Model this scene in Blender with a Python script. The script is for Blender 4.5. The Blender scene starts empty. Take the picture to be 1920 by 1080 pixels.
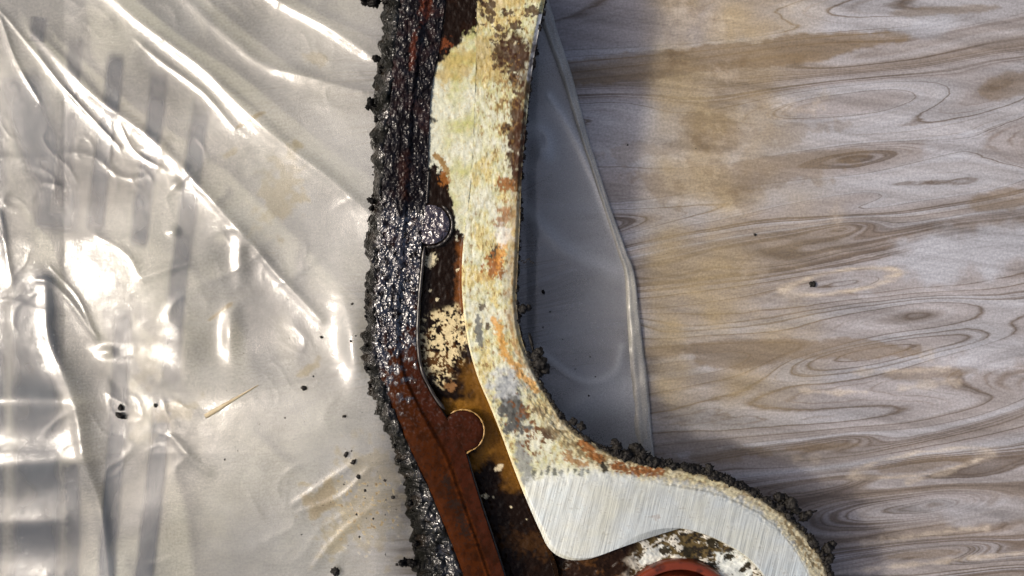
import bpy, math, random
import numpy as np
from mathutils import Vector

# ---------------------------------------------------------------- units: 1 "p" = 0.1 mm on the flange plane
S = 0.0001
D = 0.170            # camera height above the flange plane
H = 270 * S          # height of the flange above the floor
rng = np.random.default_rng(7)
random.seed(7)
scene = bpy.context.scene
COL = scene.collection

# ---------------------------------------------------------------- camera, sky, sun, exposure
cam_d = bpy.data.cameras.new('camera')
cam = bpy.data.objects.new('camera', cam_d)
COL.objects.link(cam)
cam.location = (0, 0, H + D)
cam.rotation_euler = (0, 0, 0)
cam_d.sensor_width = 36
cam_d.lens = 36 * D / (1920 * S)
cam_d.clip_start = 0.005
cam_d.clip_end = 20
scene.camera = cam

SUN = Vector((-0.69, 0.075, 0.715)).normalized()
elev = math.asin(SUN.z)
world = bpy.data.worlds.new('World')
scene.world = world
world.use_nodes = True
wn = world.node_tree
wn.nodes.clear()
sky = wn.nodes.new('ShaderNodeTexSky')
sky.sky_type = 'NISHITA'
sky.sun_disc = False
sky.sun_elevation = elev
sky.sun_rotation = math.atan2(SUN.x, SUN.y)
sky.dust_density = 7.0
sky.air_density = 0.55
sky.ozone_density = 0.7
bg = wn.nodes.new('ShaderNodeBackground')
bg.inputs['Strength'].default_value = 0.15
wo = wn.nodes.new('ShaderNodeOutputWorld')
wn.links.new(sky.outputs[0], bg.inputs[0])
wn.links.new(bg.outputs[0], wo.inputs[0])

sun_d = bpy.data.lights.new('sun', 'SUN')
sun_d.energy = 1.5
sun_d.angle = math.radians(4.5)
sun_d.color = (1.0, 0.92, 0.78)
sun = bpy.data.objects.new('sun', sun_d)
COL.objects.link(sun)
sun.rotation_euler = SUN.to_track_quat('Z', 'Y').to_euler()
sun.location = SUN * 2

vs = scene.view_settings
vs.view_transform = 'Standard'
vs.look = 'None'
vs.exposure = 0.22
vs.gamma = 1.0
vs.use_curve_mapping = False
scene.cycles.max_bounces = 8
scene.cycles.transparent_max_bounces = 12
scene.cycles.caustics_reflective = False
scene.cycles.caustics_refractive = False
scene.cycles.sample_clamp_indirect = 4.0
scene.cycles.use_denoising = True

# ---------------------------------------------------------------- numeric helpers
def W(px, py, z):
    """picture-scale coordinates on the plane at height z -> metres"""
    k = (D + H - z) / D
    return (np.asarray(px, float) - 960) * S * k, -(np.asarray(py, float) - 540) * S * k

def HZ(px):
    d = np.asarray(px, float) - 1120
    return H - S * 0.20 * 0.5 * (d + np.sqrt(d * d + 60 ** 2))
_perm = rng.permutation(512)
_ga = rng.uniform(0, 2 * math.pi, 512)
_gx = np.cos(_ga).astype(np.float32); _gy = np.sin(_ga).astype(np.float32)
def noise2(x, y, seed=0):
    x = np.asarray(x, float) + seed * 17.31
    y = np.asarray(y, float) + seed * 9.77
    xi = np.floor(x).astype(int); yi = np.floor(y).astype(int)
    xf = x - xi; yf = y - yi
    u = xf * xf * xf * (xf * (xf * 6 - 15) + 10); v = yf * yf * yf * (yf * (yf * 6 - 15) + 10)
    def g(ix, iy, dx, dy):
        a = _perm[(_perm[ix & 511] + iy) & 511]
        return _gx[a] * dx + _gy[a] * dy
    n00 = g(xi, yi, xf, yf); n10 = g(xi + 1, yi, xf - 1, yf)
    n01 = g(xi, yi + 1, xf, yf - 1); n11 = g(xi + 1, yi + 1, xf - 1, yf - 1)
    a = n00 + u * (n10 - n00); b = n01 + u * (n11 - n01)
    return (a + v * (b - a)) * 1.5
def fbm(x, y, oct=4, seed=0, gain=0.5):
    r = 0; a = 1.0; f = 1.0
    for i in range(oct):
        r = r + a * noise2(x * f, y * f, seed + i * 3.1); a *= gain; f *= 2.03
    return r
def ss(a, b, x):
    t = np.clip((x - a) / (b - a), 0, 1)
    return t * t * (3 - 2 * t)
def catmull(P, n):
    P = np.asarray(P, float)
    Q = np.vstack([2 * P[0] - P[1], P, 2 * P[-1] - P[-2]])
    seg = np.linspace(0, len(P) - 1 - 1e-9, n)
    i = seg.astype(int); t = (seg - i)[:, None]
    p0, p1, p2, p3 = Q[i], Q[i + 1], Q[i + 2], Q[i + 3]
    return 0.5 * (2 * p1 + (p2 - p0) * t + (2 * p0 - 5 * p1 + 4 * p2 - p3) * t * t + (3 * p1 - p0 - 3 * p2 + p3) * t ** 3)
def even(P, n):
    """catmull-rom resampled evenly along its length"""
    Q = catmull(P, 40 * len(P))
    d = np.concatenate([[0], np.cumsum(np.linalg.norm(np.diff(Q[:, :2], axis=0), axis=1))])
    s = np.linspace(0, d[-1], n)
    return np.stack([np.interp(s, d, Q[:, k]) for k in range(Q.shape[1])], 1)
def seg_dist(px, py, P):
    """distance to a polyline and the fraction along it"""
    P = np.asarray(P, float)
    best = np.full(px.shape, 1e9); frac = np.zeros(px.shape)
    L = np.concatenate([[0], np.cumsum(np.linalg.norm(np.diff(P, axis=0), axis=1))])
    for i in range(len(P) - 1):
        a = P[i]; b = P[i + 1]; d = b - a; l2 = (d ** 2).sum()
        t = np.clip(((px - a[0]) * d[0] + (py - a[1]) * d[1]) / l2, 0, 1)
        dd = np.hypot(px - a[0] - t * d[0], py - a[1] - t * d[1])
        m = dd < best
        best = np.where(m, dd, best)
        frac = np.where(m, (L[i] + t * math.sqrt(l2)) / L[-1], frac)
    return best, frac
def blob(px, py, cx, cy, rx, ry, rot=0, jag=0.6, sc=18, seed=1, soft=0.12):
    c, s_ = math.cos(math.radians(rot)), math.sin(math.radians(rot))
    out = np.zeros(px.shape)
    k = 1 + jag * 1.6 + soft
    ex = k * (abs(rx * c) + abs(ry * s_)); ey = k * (abs(rx * s_) + abs(ry * c))
    w = (np.abs(px - cx) < ex) & (np.abs(py - cy) < ey)
    if not w.any(): return out
    qx, qy = px[w], py[w]
    dx, dy = qx - cx, qy - cy
    u = (dx * c + dy * s_) / rx; v = (-dx * s_ + dy * c) / ry
    out[w] = ss(-soft, soft, 1 - np.sqrt(u * u + v * v) + jag * fbm(qx / sc, qy / sc, 4, seed, 0.6))
    return out
def line(px, py, P, w, jag=0.6, sc=14, seed=1, soft=0.2):
    out = np.zeros(px.shape); A = np.asarray(P, float); e = w * (1 + jag * 1.6 + soft)
    m = (px > A[:, 0].min() - e) & (px < A[:, 0].max() + e) & (py > A[:, 1].min() - e) & (py < A[:, 1].max() + e)
    if not m.any(): return out
    qx, qy = px[m], py[m]
    d, f = seg_dist(qx, qy, P)
    out[m] = ss(-soft, soft, 1 - d / w + jag * fbm(qx / sc, qy / sc, 4, seed, 0.6))
    return out
def mixc(c, m, col):
    return c * (1 - m[..., None]) + np.asarray(col, float) * m[..., None]

# ---------------------------------------------------------------- mesh helpers
def link(name, me, mat, parent=None):
    o = bpy.data.objects.new(name, me)
    COL.objects.link(o)
    if mat: me.materials.append(mat)
    if parent: o.parent = parent
    return o
def make(name, verts, faces, mat, parent=None, attrs=None, smooth=True):
    me = bpy.data.meshes.new(name)
    v = np.asarray(verts, np.float32); f = np.asarray(faces, np.int32)
    n = f.shape[1]
    e1 = v[f[:, 1]] - v[f[:, 0]]; e2 = v[f[:, 2]] - v[f[:, 0]]
    if (e1[:, 0] * e2[:, 1] - e1[:, 1] * e2[:, 0]).sum() < -1e-9: f = f[:, ::-1].copy()      # open sheets face up
    me.vertices.add(len(v)); me.vertices.foreach_set('co', v.ravel())
    me.loops.add(f.size); me.loops.foreach_set('vertex_index', f.ravel())
    me.polygons.add(len(f))
    me.polygons.foreach_set('loop_start', np.arange(0, f.size, n, dtype=np.int32))
    me.polygons.foreach_set('use_smooth', np.full(len(f), smooth))
    me.update(calc_edges=True)
    for k, a in (attrs or {}).items():
        a = np.asarray(a, np.float32)
        if a.ndim == 2:
            at = me.attributes.new(k, 'FLOAT_COLOR', 'POINT')
            at.data.foreach_set('color', np.hstack([a[:, :3], np.ones((len(a), 1), np.float32)]).ravel())
        else:
            at = me.attributes.new(k, 'FLOAT', 'POINT'); at.data.foreach_set('value', a.ravel())
    me.validate()
    return link(name, me, mat, parent)
def grid_faces(r, c, closed=False):
    i = np.arange(r - 1)[:, None]; j = np.arange(c if closed else c - 1)[None, :]
    a = i * c + j; b = i * c + (j + 1) % c
    return np.stack([a, a + c, b + c, b], -1).reshape(-1, 4)
def tag(o, label=None, cat=None, group=None, kind=None):
    for k, v in (('label', label), ('category', cat), ('group', group), ('kind', kind)):
        if v: o[k] = v
    return o
def strip(name, A, B, cols, mat, parent, zf, paint, n):
    """ribbon between matched polylines A and B; cols = list of (t, dz) ; zf(px,py,t)->height ; paint(px,py,t)->attrs"""
    a = catmull(A, n); b = catmull(B, n)
    t = np.array([c[0] for c in cols]); dz = np.array([c[1] for c in cols])
    px = a[:, None, 0] * (1 - t) + b[:, None, 0] * t
    py = a[:, None, 1] * (1 - t) + b[:, None, 1] * t
    T = np.broadcast_to(t, px.shape)
    z = zf(px, py, T) + dz * S
    z = np.maximum(z, 4 * S)
    zz = np.where(np.abs(dz) > 15, HZ(px), z)      # skirts hang straight down below the rim
    x, y = W(px, py, zz)
    V = np.stack([x, y, z], -1).reshape(-1, 3)
    at = {k: v.reshape(-1, 3) if v.ndim == 3 else v.ravel() for k, v in paint(px, py, T).items()}
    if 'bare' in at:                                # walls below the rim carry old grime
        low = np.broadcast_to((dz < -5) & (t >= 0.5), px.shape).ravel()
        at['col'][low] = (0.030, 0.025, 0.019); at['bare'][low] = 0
    return make(name, V, grid_faces(n, len(cols))[:, ::-1], mat, parent, at)

# ---------------------------------------------------------------- material helper
class NT:
    def __init__(s, name):
        s.m = bpy.data.materials.new(name); s.m.use_nodes = True
        s.t = s.m.node_tree; s.t.nodes.clear()
        s.out = s.t.nodes.new('ShaderNodeOutputMaterial')
    def n(s, typ, **kw):
        nd = s.t.nodes.new('ShaderNode' + typ)
        for k, v in kw.items():
            k2 = k.replace('_', ' ')
            if hasattr(nd, k) and k not in ('color', 'normal'):
                try:
                    setattr(nd, k, v); continue
                except Exception: pass
            inp = nd.inputs[k2] if k2 in nd.inputs else nd.inputs[k]
            s.set(inp, v)
        return nd
    def set(s, inp, v):
        if isinstance(v, bpy.types.NodeSocket): s.t.links.new(v, inp)
        elif isinstance(v, bpy.types.Node): s.t.links.new(v.outputs[0], inp)
        else:
            if hasattr(inp.default_value, '__len__') and len(inp.default_value) == 4 and len(v) == 3: v = tuple(v) + (1,)
            inp.default_value = v
    def attr(s, name):
        nd = s.n('Attribute'); nd.attribute_name = name; return nd
    def obj(s): return s.n('TexCoord').outputs['Object']
    def mapping(s, vec, scale=(1, 1, 1), rot=(0, 0, 0)):
        if any(rot):
            r = s.n('Mapping'); s.set(r.inputs['Vector'], vec); r.inputs['Rotation'].default_value = rot; vec = r.outputs[0]
        nd = s.n('Mapping'); s.set(nd.inputs['Vector'], vec)
        nd.inputs['Scale'].default_value = scale
        return nd.outputs[0]
    def noise(s, vec, scale, detail=4, rough=0.55, dist=0.0):
        nd = s.n('TexNoise'); s.set(nd.inputs['Vector'], vec)
        nd.inputs['Scale'].default_value = scale; nd.inputs['Detail'].default_value = detail
        nd.inputs['Roughness'].default_value = rough; nd.inputs['Distortion'].default_value = dist
        return nd.outputs['Fac']
    def math(s, op, a, b=0.0, c=None, clamp=False):
        nd = s.n('Math'); nd.operation = op; nd.use_clamp = clamp
        s.set(nd.inputs[0], a); s.set(nd.inputs[1], b)
        if c is not None: s.set(nd.inputs[2], c)
        return nd.outputs[0]
    def rmap(s, v, a, b, c=0.0, d=1.0):
        nd = s.n('MapRange'); nd.clamp = True
        for i, q in enumerate((v, a, b, c, d)): s.set(nd.inputs[i], q)
        return nd.outputs[0]
    def mix(s, f, a, b, mode='MIX'):
        nd = s.n('Mix'); nd.data_type = 'RGBA'; nd.blend_type = mode
        s.set(nd.inputs[0], f); s.set(nd.inputs[6], a); s.set(nd.inputs[7], b)
        return nd.outputs[2]
    def ramp(s, f, stops):
        nd = s.n('ValToRGB'); s.set(nd.inputs[0], f)
        e = nd.color_ramp.elements
        while len(e) < len(stops): e.new(0.5)
        for el, (p, c) in zip(e, stops): el.position = p; el.color = tuple(c) + (1,)
        return nd.outputs[0]
    def bump(s, h, strength, dist, normal=None):
        nd = s.n('Bump'); s.set(nd.inputs['Height'], h)
        nd.inputs['Strength'].default_value = strength if not isinstance(strength, bpy.types.NodeSocket) else 1
        if isinstance(strength, bpy.types.NodeSocket): s.set(nd.inputs['Strength'], strength)
        nd.inputs['Distance'].default_value = dist
        if normal: s.set(nd.inputs['Normal'], normal)
        return nd.outputs[0]
    def bsdf(s, **kw):
        nd = s.n('BsdfPrincipled')
        for k, v in kw.items(): s.set(nd.inputs[k.replace('_', ' ')], v)
        return nd
    def done(s, sh):
        s.set(s.out.inputs['Surface'], sh); return s.m

# ================================================================= FLOOR
def mat_floor():
    m = NT('marbled_floor')
    o = m.obj()
    g = m.attr('grain').outputs['Fac']
    wob = m.noise(m.mapping(o, (1, 4, 1), (0, 0, -0.14)), 60, 5, 0.6)
    g2 = m.math('ADD', g, m.math('MULTIPLY', m.math('SUBTRACT', wob, 0.5), 0.13))
    def band(scale, off, det, rough):
        nd = m.n('TexNoise'); nd.noise_dimensions = '1D'
        m.set(nd.inputs['W'], m.math('ADD', g2, off)); nd.inputs['Scale'].default_value = scale
        nd.inputs['Detail'].default_value = det; nd.inputs['Roughness'].default_value = rough
        return nd.outputs['Fac']
    b1 = band(1.2, 3.3, 1, 0.5)
    b2 = band(3.2, 11.0, 2, 0.55)
    lines = m.rmap(m.math('ABSOLUTE', m.math('SUBTRACT', b2, 0.5)), 0.0, 0.050, 1.0, 0.0)
    patch = m.noise(m.mapping(o, (1, 3.5, 1), (0, 0, -0.14)), 22, 3, 0.5)
    col = m.ramp(b1, [(0.30, (0.215, 0.178, 0.150)), (0.40, (0.258, 0.229, 0.212)), (0.50, (0.300, 0.275, 0.268)),
                      (0.60, (0.330, 0.325, 0.335)), (0.72, (0.275, 0.245, 0.228))])
    amp = m.attr('amp').outputs['Fac']
    lf = m.math('MULTIPLY', m.rmap(patch, 0.25, 0.5), lines)
    col = m.mix(m.math('MULTIPLY', lf, 0.95), col, (0.105, 0.077, 0.055))
    b3 = band(7.5, 23.0, 1, 0.5)
    lines3 = m.rmap(m.math('ABSOLUTE', m.math('SUBTRACT', b3, 0.5)), 0.0, 0.06, 1.0, 0.0)
    col = m.mix(m.math('MULTIPLY', m.math('MULTIPLY', lines3, m.rmap(patch, 0.48, 0.60)), 0.65), col, (0.155, 0.118, 0.090))
    col = m.mix(m.math('MULTIPLY', m.rmap(b2, 0.58, 0.72), 0.40), col, (0.42, 0.41, 0.42))
    # plain area under the sheet
    col = m.mix(amp, m.mix(m.rmap(m.noise(o, 30, 3, 0.5), 0.35, 0.65), (0.43, 0.39, 0.29), (0.60, 0.575, 0.44)), col)
    # warm sunlight painted in as tan, pale rings, brown fields
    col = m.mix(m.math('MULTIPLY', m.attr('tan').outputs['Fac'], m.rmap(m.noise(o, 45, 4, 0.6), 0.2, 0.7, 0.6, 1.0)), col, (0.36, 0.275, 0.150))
    col = m.mix(m.attr('brown').outputs['Fac'], col, (0.175, 0.122, 0.066))
    col = m.mix(m.attr('blue').outputs['Fac'], col, (0.40, 0.41, 0.44))
    col = m.mix(m.attr('pale').outputs['Fac'], col, (0.52, 0.44, 0.34))
    feather = m.noise(m.mapping(o, (14, 240, 1), (0, 0, 0.15)), 1.0, 5, 0.65)
    col = m.mix(m.math('MULTIPLY', m.attr('amp').outputs['Fac'], 0.55), col, m.ramp(feather, [(0.32, (0.24, 0.23, 0.22)), (0.5, (0.5, 0.5, 0.5)), (0.68, (0.74, 0.75, 0.77))]), 'OVERLAY')
    fine = m.noise(o, 1900, 2, 0.6)
    mid = m.noise(m.mapping(o, (1, 6, 1), (0, 0, -0.14)), 420, 3, 0.6)
    col = m.mix(0.45, col, m.ramp(fine, [(0.3, (0.30, 0.30, 0.30)), (0.7, (0.72, 0.72, 0.72))]), 'OVERLAY')
    col = m.mix(0.25, col, m.ramp(mid, [(0.3, (0.30, 0.30, 0.30)), (0.7, (0.70, 0.70, 0.70))]), 'OVERLAY')
    col = m.mix(1.0, col, (0.83, 0.85, 0.875), "MULTIPLY")
    bs = m.bsdf(Base_Color=col, Roughness=m.rmap(fine, 0.3, 0.7, 0.42, 0.62), Specular_IOR_Level=0.45,
                Normal=m.bump(m.math('ADD', m.math('MULTIPLY', fine, 0.5), mid), 0.25, 0.0001))
    return m.done(bs)

def build_floor():
    xs = np.concatenate([np.linspace(-4200, -260, 14), np.arange(-240, 900, 12), np.arange(900, 2200, 3.5), np.linspace(2220, 6000, 14)])
    ys = np.concatenate([np.linspace(-3200, -220, 10), np.arange(-200, 1300, 3.5), np.linspace(1310, 4300, 10)])
    px, py = np.meshgrid(xs, ys)
    x, y = W(px, py, 0.0)
    # grain field: bands that climb gently to the right, bent round elongated tongues
    a = math.radians(-9)
    q = py - (np.sin(a) * (px - 1300)) * (1 + 0.00035 * (px - 1300))
    f = q / 150.0 + 0.35 * fbm(px / 700, py / 190, 2, 5)
    tongues = [(1450, 100, 300, 30, 1.6), (1700, 45, 260, 26, -1.2), (1640, 190, 240, 36, 1.8), (1830, 130, 300, 26, 1.1), (1580, 300, 260, 34, 1.7),
               (1790, 350, 300, 36, -1.5), (1600, 372, 110, 16, 1.3), (1570, 425, 130, 22, 1.5), (1590, 528, 110, 16, 1.0), (1700, 590, 220, 36, 1.9),
               (1450, 660, 260, 26, 1.4), (1780, 640, 200, 24, -0.9), (1560, 825, 160, 22, 1.5), (1800, 760, 240, 34, -1.4), (1690, 880, 230, 22, 1.1),
               (1740, 945, 190, 34, 1.9), (1560, 905, 120, 16, 1.0), (1760, 1035, 160, 20, 1.3), (1880, 1080, 150, 22, 1.6), (1120, 200, 260, 40, 1.2),
               (1100, 430, 200, 40, -1.2), (1120, 620, 160, 40, 1.3), (1320, 400, 200, 34, -1.0), (1350, 700, 180, 34, 1.0)]
    for cx, cy, lx, ly, A in tongues:
        lx *= 1.2; A *= 0.45
        dx = px - cx; dy = py - cy + 0.13 * dx
        wid = ly * np.clip(1 - 0.55 * dx / lx, 0.35, 1.9)
        f = f + A * np.where(dx < 0, np.exp(-(dx / (2.8 * lx)) ** 2), np.exp(-(dx / (0.55 * lx)) ** 2)) * np.exp(-(dy / wid) ** 2)
    amp = ss(600, 800, px) * 0.88 + 0.12
    tan = ss(1180, 1260, px) * (1 - ss(1330, 1600, px + 60 * fbm(px / 160, py / 160, 3, 2))) * (0.75 + 0.5 * fbm(px / 120, py / 120, 3, 8)) * (1 - ss(700, 880, py))  # warm sun patch beside the cover's shadow, painted into the floor colour
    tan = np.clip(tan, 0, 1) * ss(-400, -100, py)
    olive = 0
    for cx, cy, rx, ry in ((1390, 175, 60, 45), (1330, 250, 60, 30), (1410, 400, 30, 70), (1280, 40, 45, 60)):
        olive = np.maximum(olive, blob(px, py, cx, cy, rx, ry, 0, 0.7, 40, cx % 13, 0.4))
    br = np.zeros_like(px)
    def B(cx, cy, rx, ry, rot, v, jag=0.25, seed=3):
        nonlocal br
        br = np.maximum(br, v * blob(px, py, cx, cy, rx, ry, rot, jag, 60, seed, 0.10))
    B(1330, 112, 330, 26, -7, 0.72); B(1520, 92, 100, 24, -8, 0.80)
    B(1470, 655, 230, 20, 0, 0.60); B(1590, 645, 70, 12, 2, 0.55); B(1400, 668, 110, 22, -4, 0.6)
    B(1890, 160, 60, 26, -8, 0.5); B(1880, 375, 60, 20, -6, 0.5); B(1740, 868, 110, 13, -8, 0.45); B(1740, 700, 90, 11, -3, 0.5)
    B(1760, 20, 100, 9, -3, 0.5); B(1730, 1040, 70, 7, -4, 0.4); B(1540, 838, 70, 8, -3, 0.45)
    B(1330, 270, 180, 20, -8, 0.30, 0.8, 6); B(1380, 330, 160, 30, -6, 0.35, 0.8, 9); B(1100, 130, 200, 22, -7, 0.5)
    B(1230, 662, 60, 16, -4, 0.45); B(1500, 300, 150, 14, -6, 0.45); B(1340, 855, 90, 14, -3, 0.4, 0.8)
    br = np.clip(br + 0.55 * olive * tan, 0, 1)
    # pale rings and streaks
    pale = np.zeros_like(px)
    def ring(cx, cy, rx, ry, rot, w, v):
        nonlocal pale
        c, s_ = math.cos(math.radians(rot)), math.sin(math.radians(rot))
        dx, dy = px - cx, py - cy
        u = (dx * c + dy * s_) / rx; vv = (-dx * s_ + dy * c) / ry
        r = np.sqrt(u * u + vv * vv) + 0.10 * fbm(px / 40, py / 14, 3, 4)
        k = ss(w, 0, np.abs(r - 1)) * (0.45 + 0.9 * np.clip(fbm(px / 50, py / 10, 3, 21) + 0.45, 0, 1))
        pale = np.maximum(pale, np.clip(v * k, 0, 1))
    ring(1577, 528, 104, 20, -9, 0.28, 0.75); ring(1730, 868, 125, 20, -9, 0.25, 0.6)
    for P, w, v in (([(1500, 732), (1560, 736), (1625, 735)], 4, 0.7), ([(1690, 730), (1740, 722), (1800, 716)], 6, 0.5), ([(1600, 698), (1700, 695), (1780, 690)], 4, 0.45),
                    ([(1700, 905), (1740, 894), (1790, 880)], 4, 0.6), ([(1675, 1012), (1750, 1000), (1850, 990)], 5, 0.6), ([(1560, 1075), (1700, 1060), (1920, 1036)], 3.5, 0.75),
                    ([(1620, 1020), (1650, 1012)], 5, 0.5), ([(1490, 860), (1535, 862)], 6, 0.4)):
        pale = np.maximum(pale, 0.8 * v * line(px, py, P, w * 0.9, 1.2, 30, 5, 1.0))
    for P, w, v in (([(1270, 20), (1285, 45)], 14, 0.8), ([(1335, 40), (1350, 55)], 10, 0.8), ([(1345, 135), (1362, 142)], 9, 0.85), ([(1525, 205), (1545, 180)], 6, 0.7),
                    ([(1480, 8), (1495, 0)], 8, 0.7), ([(1330, 270), (1400, 245), (1440, 215), (1480, 205)], 12, 0.5), ([(1370, 285), (1400, 280)], 8, 0.6), ([(1568, 390), (1570, 415)], 6, 0.6),
                    ([(1400, 500), (1425, 502)], 9, 0.6), ([(1735, 668), (1745, 666)], 6, 0.6), ([(1240, 160), (1330, 160)], 10, 0.35), ([(1380, 590), (1430, 587)], 7, 0.45)):
        pale = np.maximum(pale, 0.42 * v * line(px, py, P, w * 1.3, 1.5, 14, 9, 1.2))  # short pale smears, some of them caustic sun spots painted in
    blue = 0.75 * blob(px, py, 1850, 470, 190, 45, -8, 0.5, 80, 2, 0.4) + 0.5 * blob(px, py, 1870, 660, 90, 30, -8, 0.5, 60, 4, 0.4) + 0.5 * blob(px, py, 1740, 50, 60, 18, -10, 0.4, 60, 4, 0.4) \
        + 0.45 * blob(px, py, 1780, 275, 60, 22, -8, 0.4, 50, 7, 0.4) + 0.4 * blob(px, py, 1860, 960, 90, 22, -6, 0.4, 50, 8, 0.4)
    blue = np.clip(blue, 0, 0.8) * (1 - 0.6 * br)
    V = np.stack([x, y, np.zeros_like(x)], -1).reshape(-1, 3)
    o = make('floor', V, grid_faces(*px.shape)[:, ::-1], mat_floor(), None,
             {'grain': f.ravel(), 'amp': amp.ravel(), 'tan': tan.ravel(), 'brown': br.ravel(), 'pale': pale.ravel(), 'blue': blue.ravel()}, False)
    tag(o, 'mauve grey marbled wood grain floor under everything', None, None, 'structure')
    # soft-edged dark bars just above the floor, seen through the sheet
    m = NT('dark_bar')
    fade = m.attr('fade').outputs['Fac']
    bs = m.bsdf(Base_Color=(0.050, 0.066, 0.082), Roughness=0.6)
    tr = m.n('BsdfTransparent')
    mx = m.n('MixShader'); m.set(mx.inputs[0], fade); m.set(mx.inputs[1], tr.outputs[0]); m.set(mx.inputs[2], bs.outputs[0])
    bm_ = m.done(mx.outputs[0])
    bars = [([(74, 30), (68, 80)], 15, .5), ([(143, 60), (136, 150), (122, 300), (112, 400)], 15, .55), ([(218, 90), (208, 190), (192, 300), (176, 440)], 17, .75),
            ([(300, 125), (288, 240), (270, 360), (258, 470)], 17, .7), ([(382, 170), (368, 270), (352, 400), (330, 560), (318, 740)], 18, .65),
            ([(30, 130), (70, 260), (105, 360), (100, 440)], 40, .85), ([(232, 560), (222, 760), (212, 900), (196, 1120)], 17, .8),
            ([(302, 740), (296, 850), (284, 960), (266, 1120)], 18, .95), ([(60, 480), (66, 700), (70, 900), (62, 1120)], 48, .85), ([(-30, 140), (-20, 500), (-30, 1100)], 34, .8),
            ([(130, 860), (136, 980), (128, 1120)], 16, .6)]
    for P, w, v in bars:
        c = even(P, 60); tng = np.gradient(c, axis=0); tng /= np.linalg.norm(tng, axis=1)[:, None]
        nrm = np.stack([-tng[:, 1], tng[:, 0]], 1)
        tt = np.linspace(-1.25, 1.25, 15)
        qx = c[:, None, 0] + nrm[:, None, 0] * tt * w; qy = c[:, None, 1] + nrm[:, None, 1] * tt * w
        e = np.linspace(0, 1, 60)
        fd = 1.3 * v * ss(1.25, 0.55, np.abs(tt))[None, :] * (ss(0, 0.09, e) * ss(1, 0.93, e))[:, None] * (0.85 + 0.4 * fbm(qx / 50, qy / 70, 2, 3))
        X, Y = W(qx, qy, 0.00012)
        make('dark_bar', np.stack([X, Y, np.full_like(X, 0.00012)], -1).reshape(-1, 3), grid_faces(60, 15)[:, ::-1], bm_, o, {'fade': np.clip(fd, 0, 1).ravel()})
    return o

# ================================================================= PLASTIC SHEET
EDGE = [(1000, -260), (1015, -60), (1038, 40), (1070, 140), (1102, 260), (1140, 380), (1172, 470), (1188, 515), (1198, 600), (1212, 720), (1224, 850), (1240, 1000), (1250, 1300)]
RIDGES = [  # polyline, half-width, height
    ([(150, -60), (250, 30), (350, 105), (450, 195), (560, 290), (640, 350), (720, 430)], 17, 9.5),
    ([(60, 60), (180, 180), (260, 240), (345, 315)], 13, 4.5),
    ([(345, 315), (430, 410), (520, 515), (600, 600)], 12, 7.0),
    ([(460, -40), (560, 20), (640, 66), (720, 120)], 14, 7.5),
    ([(0, 20), (60, 90), (130, 175), (225, 275)], 5, 2.3), ([(0, 35), (30, 110), (75, 190)], 5, 2.2),
    ([(225, 230), (255, 285), (310, 318)], 5, 1.6), ([(255, 75), (300, 115), (380, 175), (440, 240)], 7, 2.4),
    ([(330, -20), (430, 70), (520, 130), (690, 172)], 16, 4.0), ([(520, 130), (600, 150), (680, 172)], 6, 1.7),
    ([(70, 525), (95, 530), (135, 570), (180, 630)], 9, 5.5), ([(95, 500), (150, 565), (185, 635)], 4, 2.0),
    ([(84, 530), (90, 630), (115, 690), (140, 760), (160, 860), (190, 960), (205, 1100)], 17, 10.0),
    ([(0, 400), (12, 470), (20, 520)], 8, 3), ([(-30, 375), (5, 450)], 5, 2.5),
    ([(320, 820), (360, 860), (390, 885)], 10, 3.6), ([(550, 945), (610, 905), (670, 865)], 9, 4.5), ([(560, 960), (640, 930), (690, 880)], 7, 3.0),
    ([(270, 520), (330, 500), (400, 480)], 12, 4.0), ([(180, 440), (240, 480), (262, 520)], 7, 1.6),
    ([(640, 560), (655, 630), (670, 690)], 22, 8), ([(590, 1060), (640, 1000), (700, 950)], 9, 3.2), ([(470, 930), (500, 985), (540, 1010)], 8, 2.6),
    ([(-40, 755), (60, 748), (120, 752)], 20, 5), ([(-40, 880), (70, 868), (150, 862)], 18, 4.6), ([(-40, 985), (60, 980), (120, 975)], 18, 4.6), ([(0, 448), (150, 452), (300, 446)], 16, 1.1),
    ([(1030, 180), (1080, 260), (1110, 330), (1165, 465)], 9, 4.0), ([(990, 400), (1060, 470), (1150, 510)], 16, 4.0), ([(1010, 660), (1090, 715), (1150, 700), (1165, 650)], 12, 3.0),
    ([(985, 240), (1020, 250), (1030, 290)], 10, 3.5), ([(1060, 780), (1120, 740), (1160, 730)], 20, 3),
]
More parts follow.
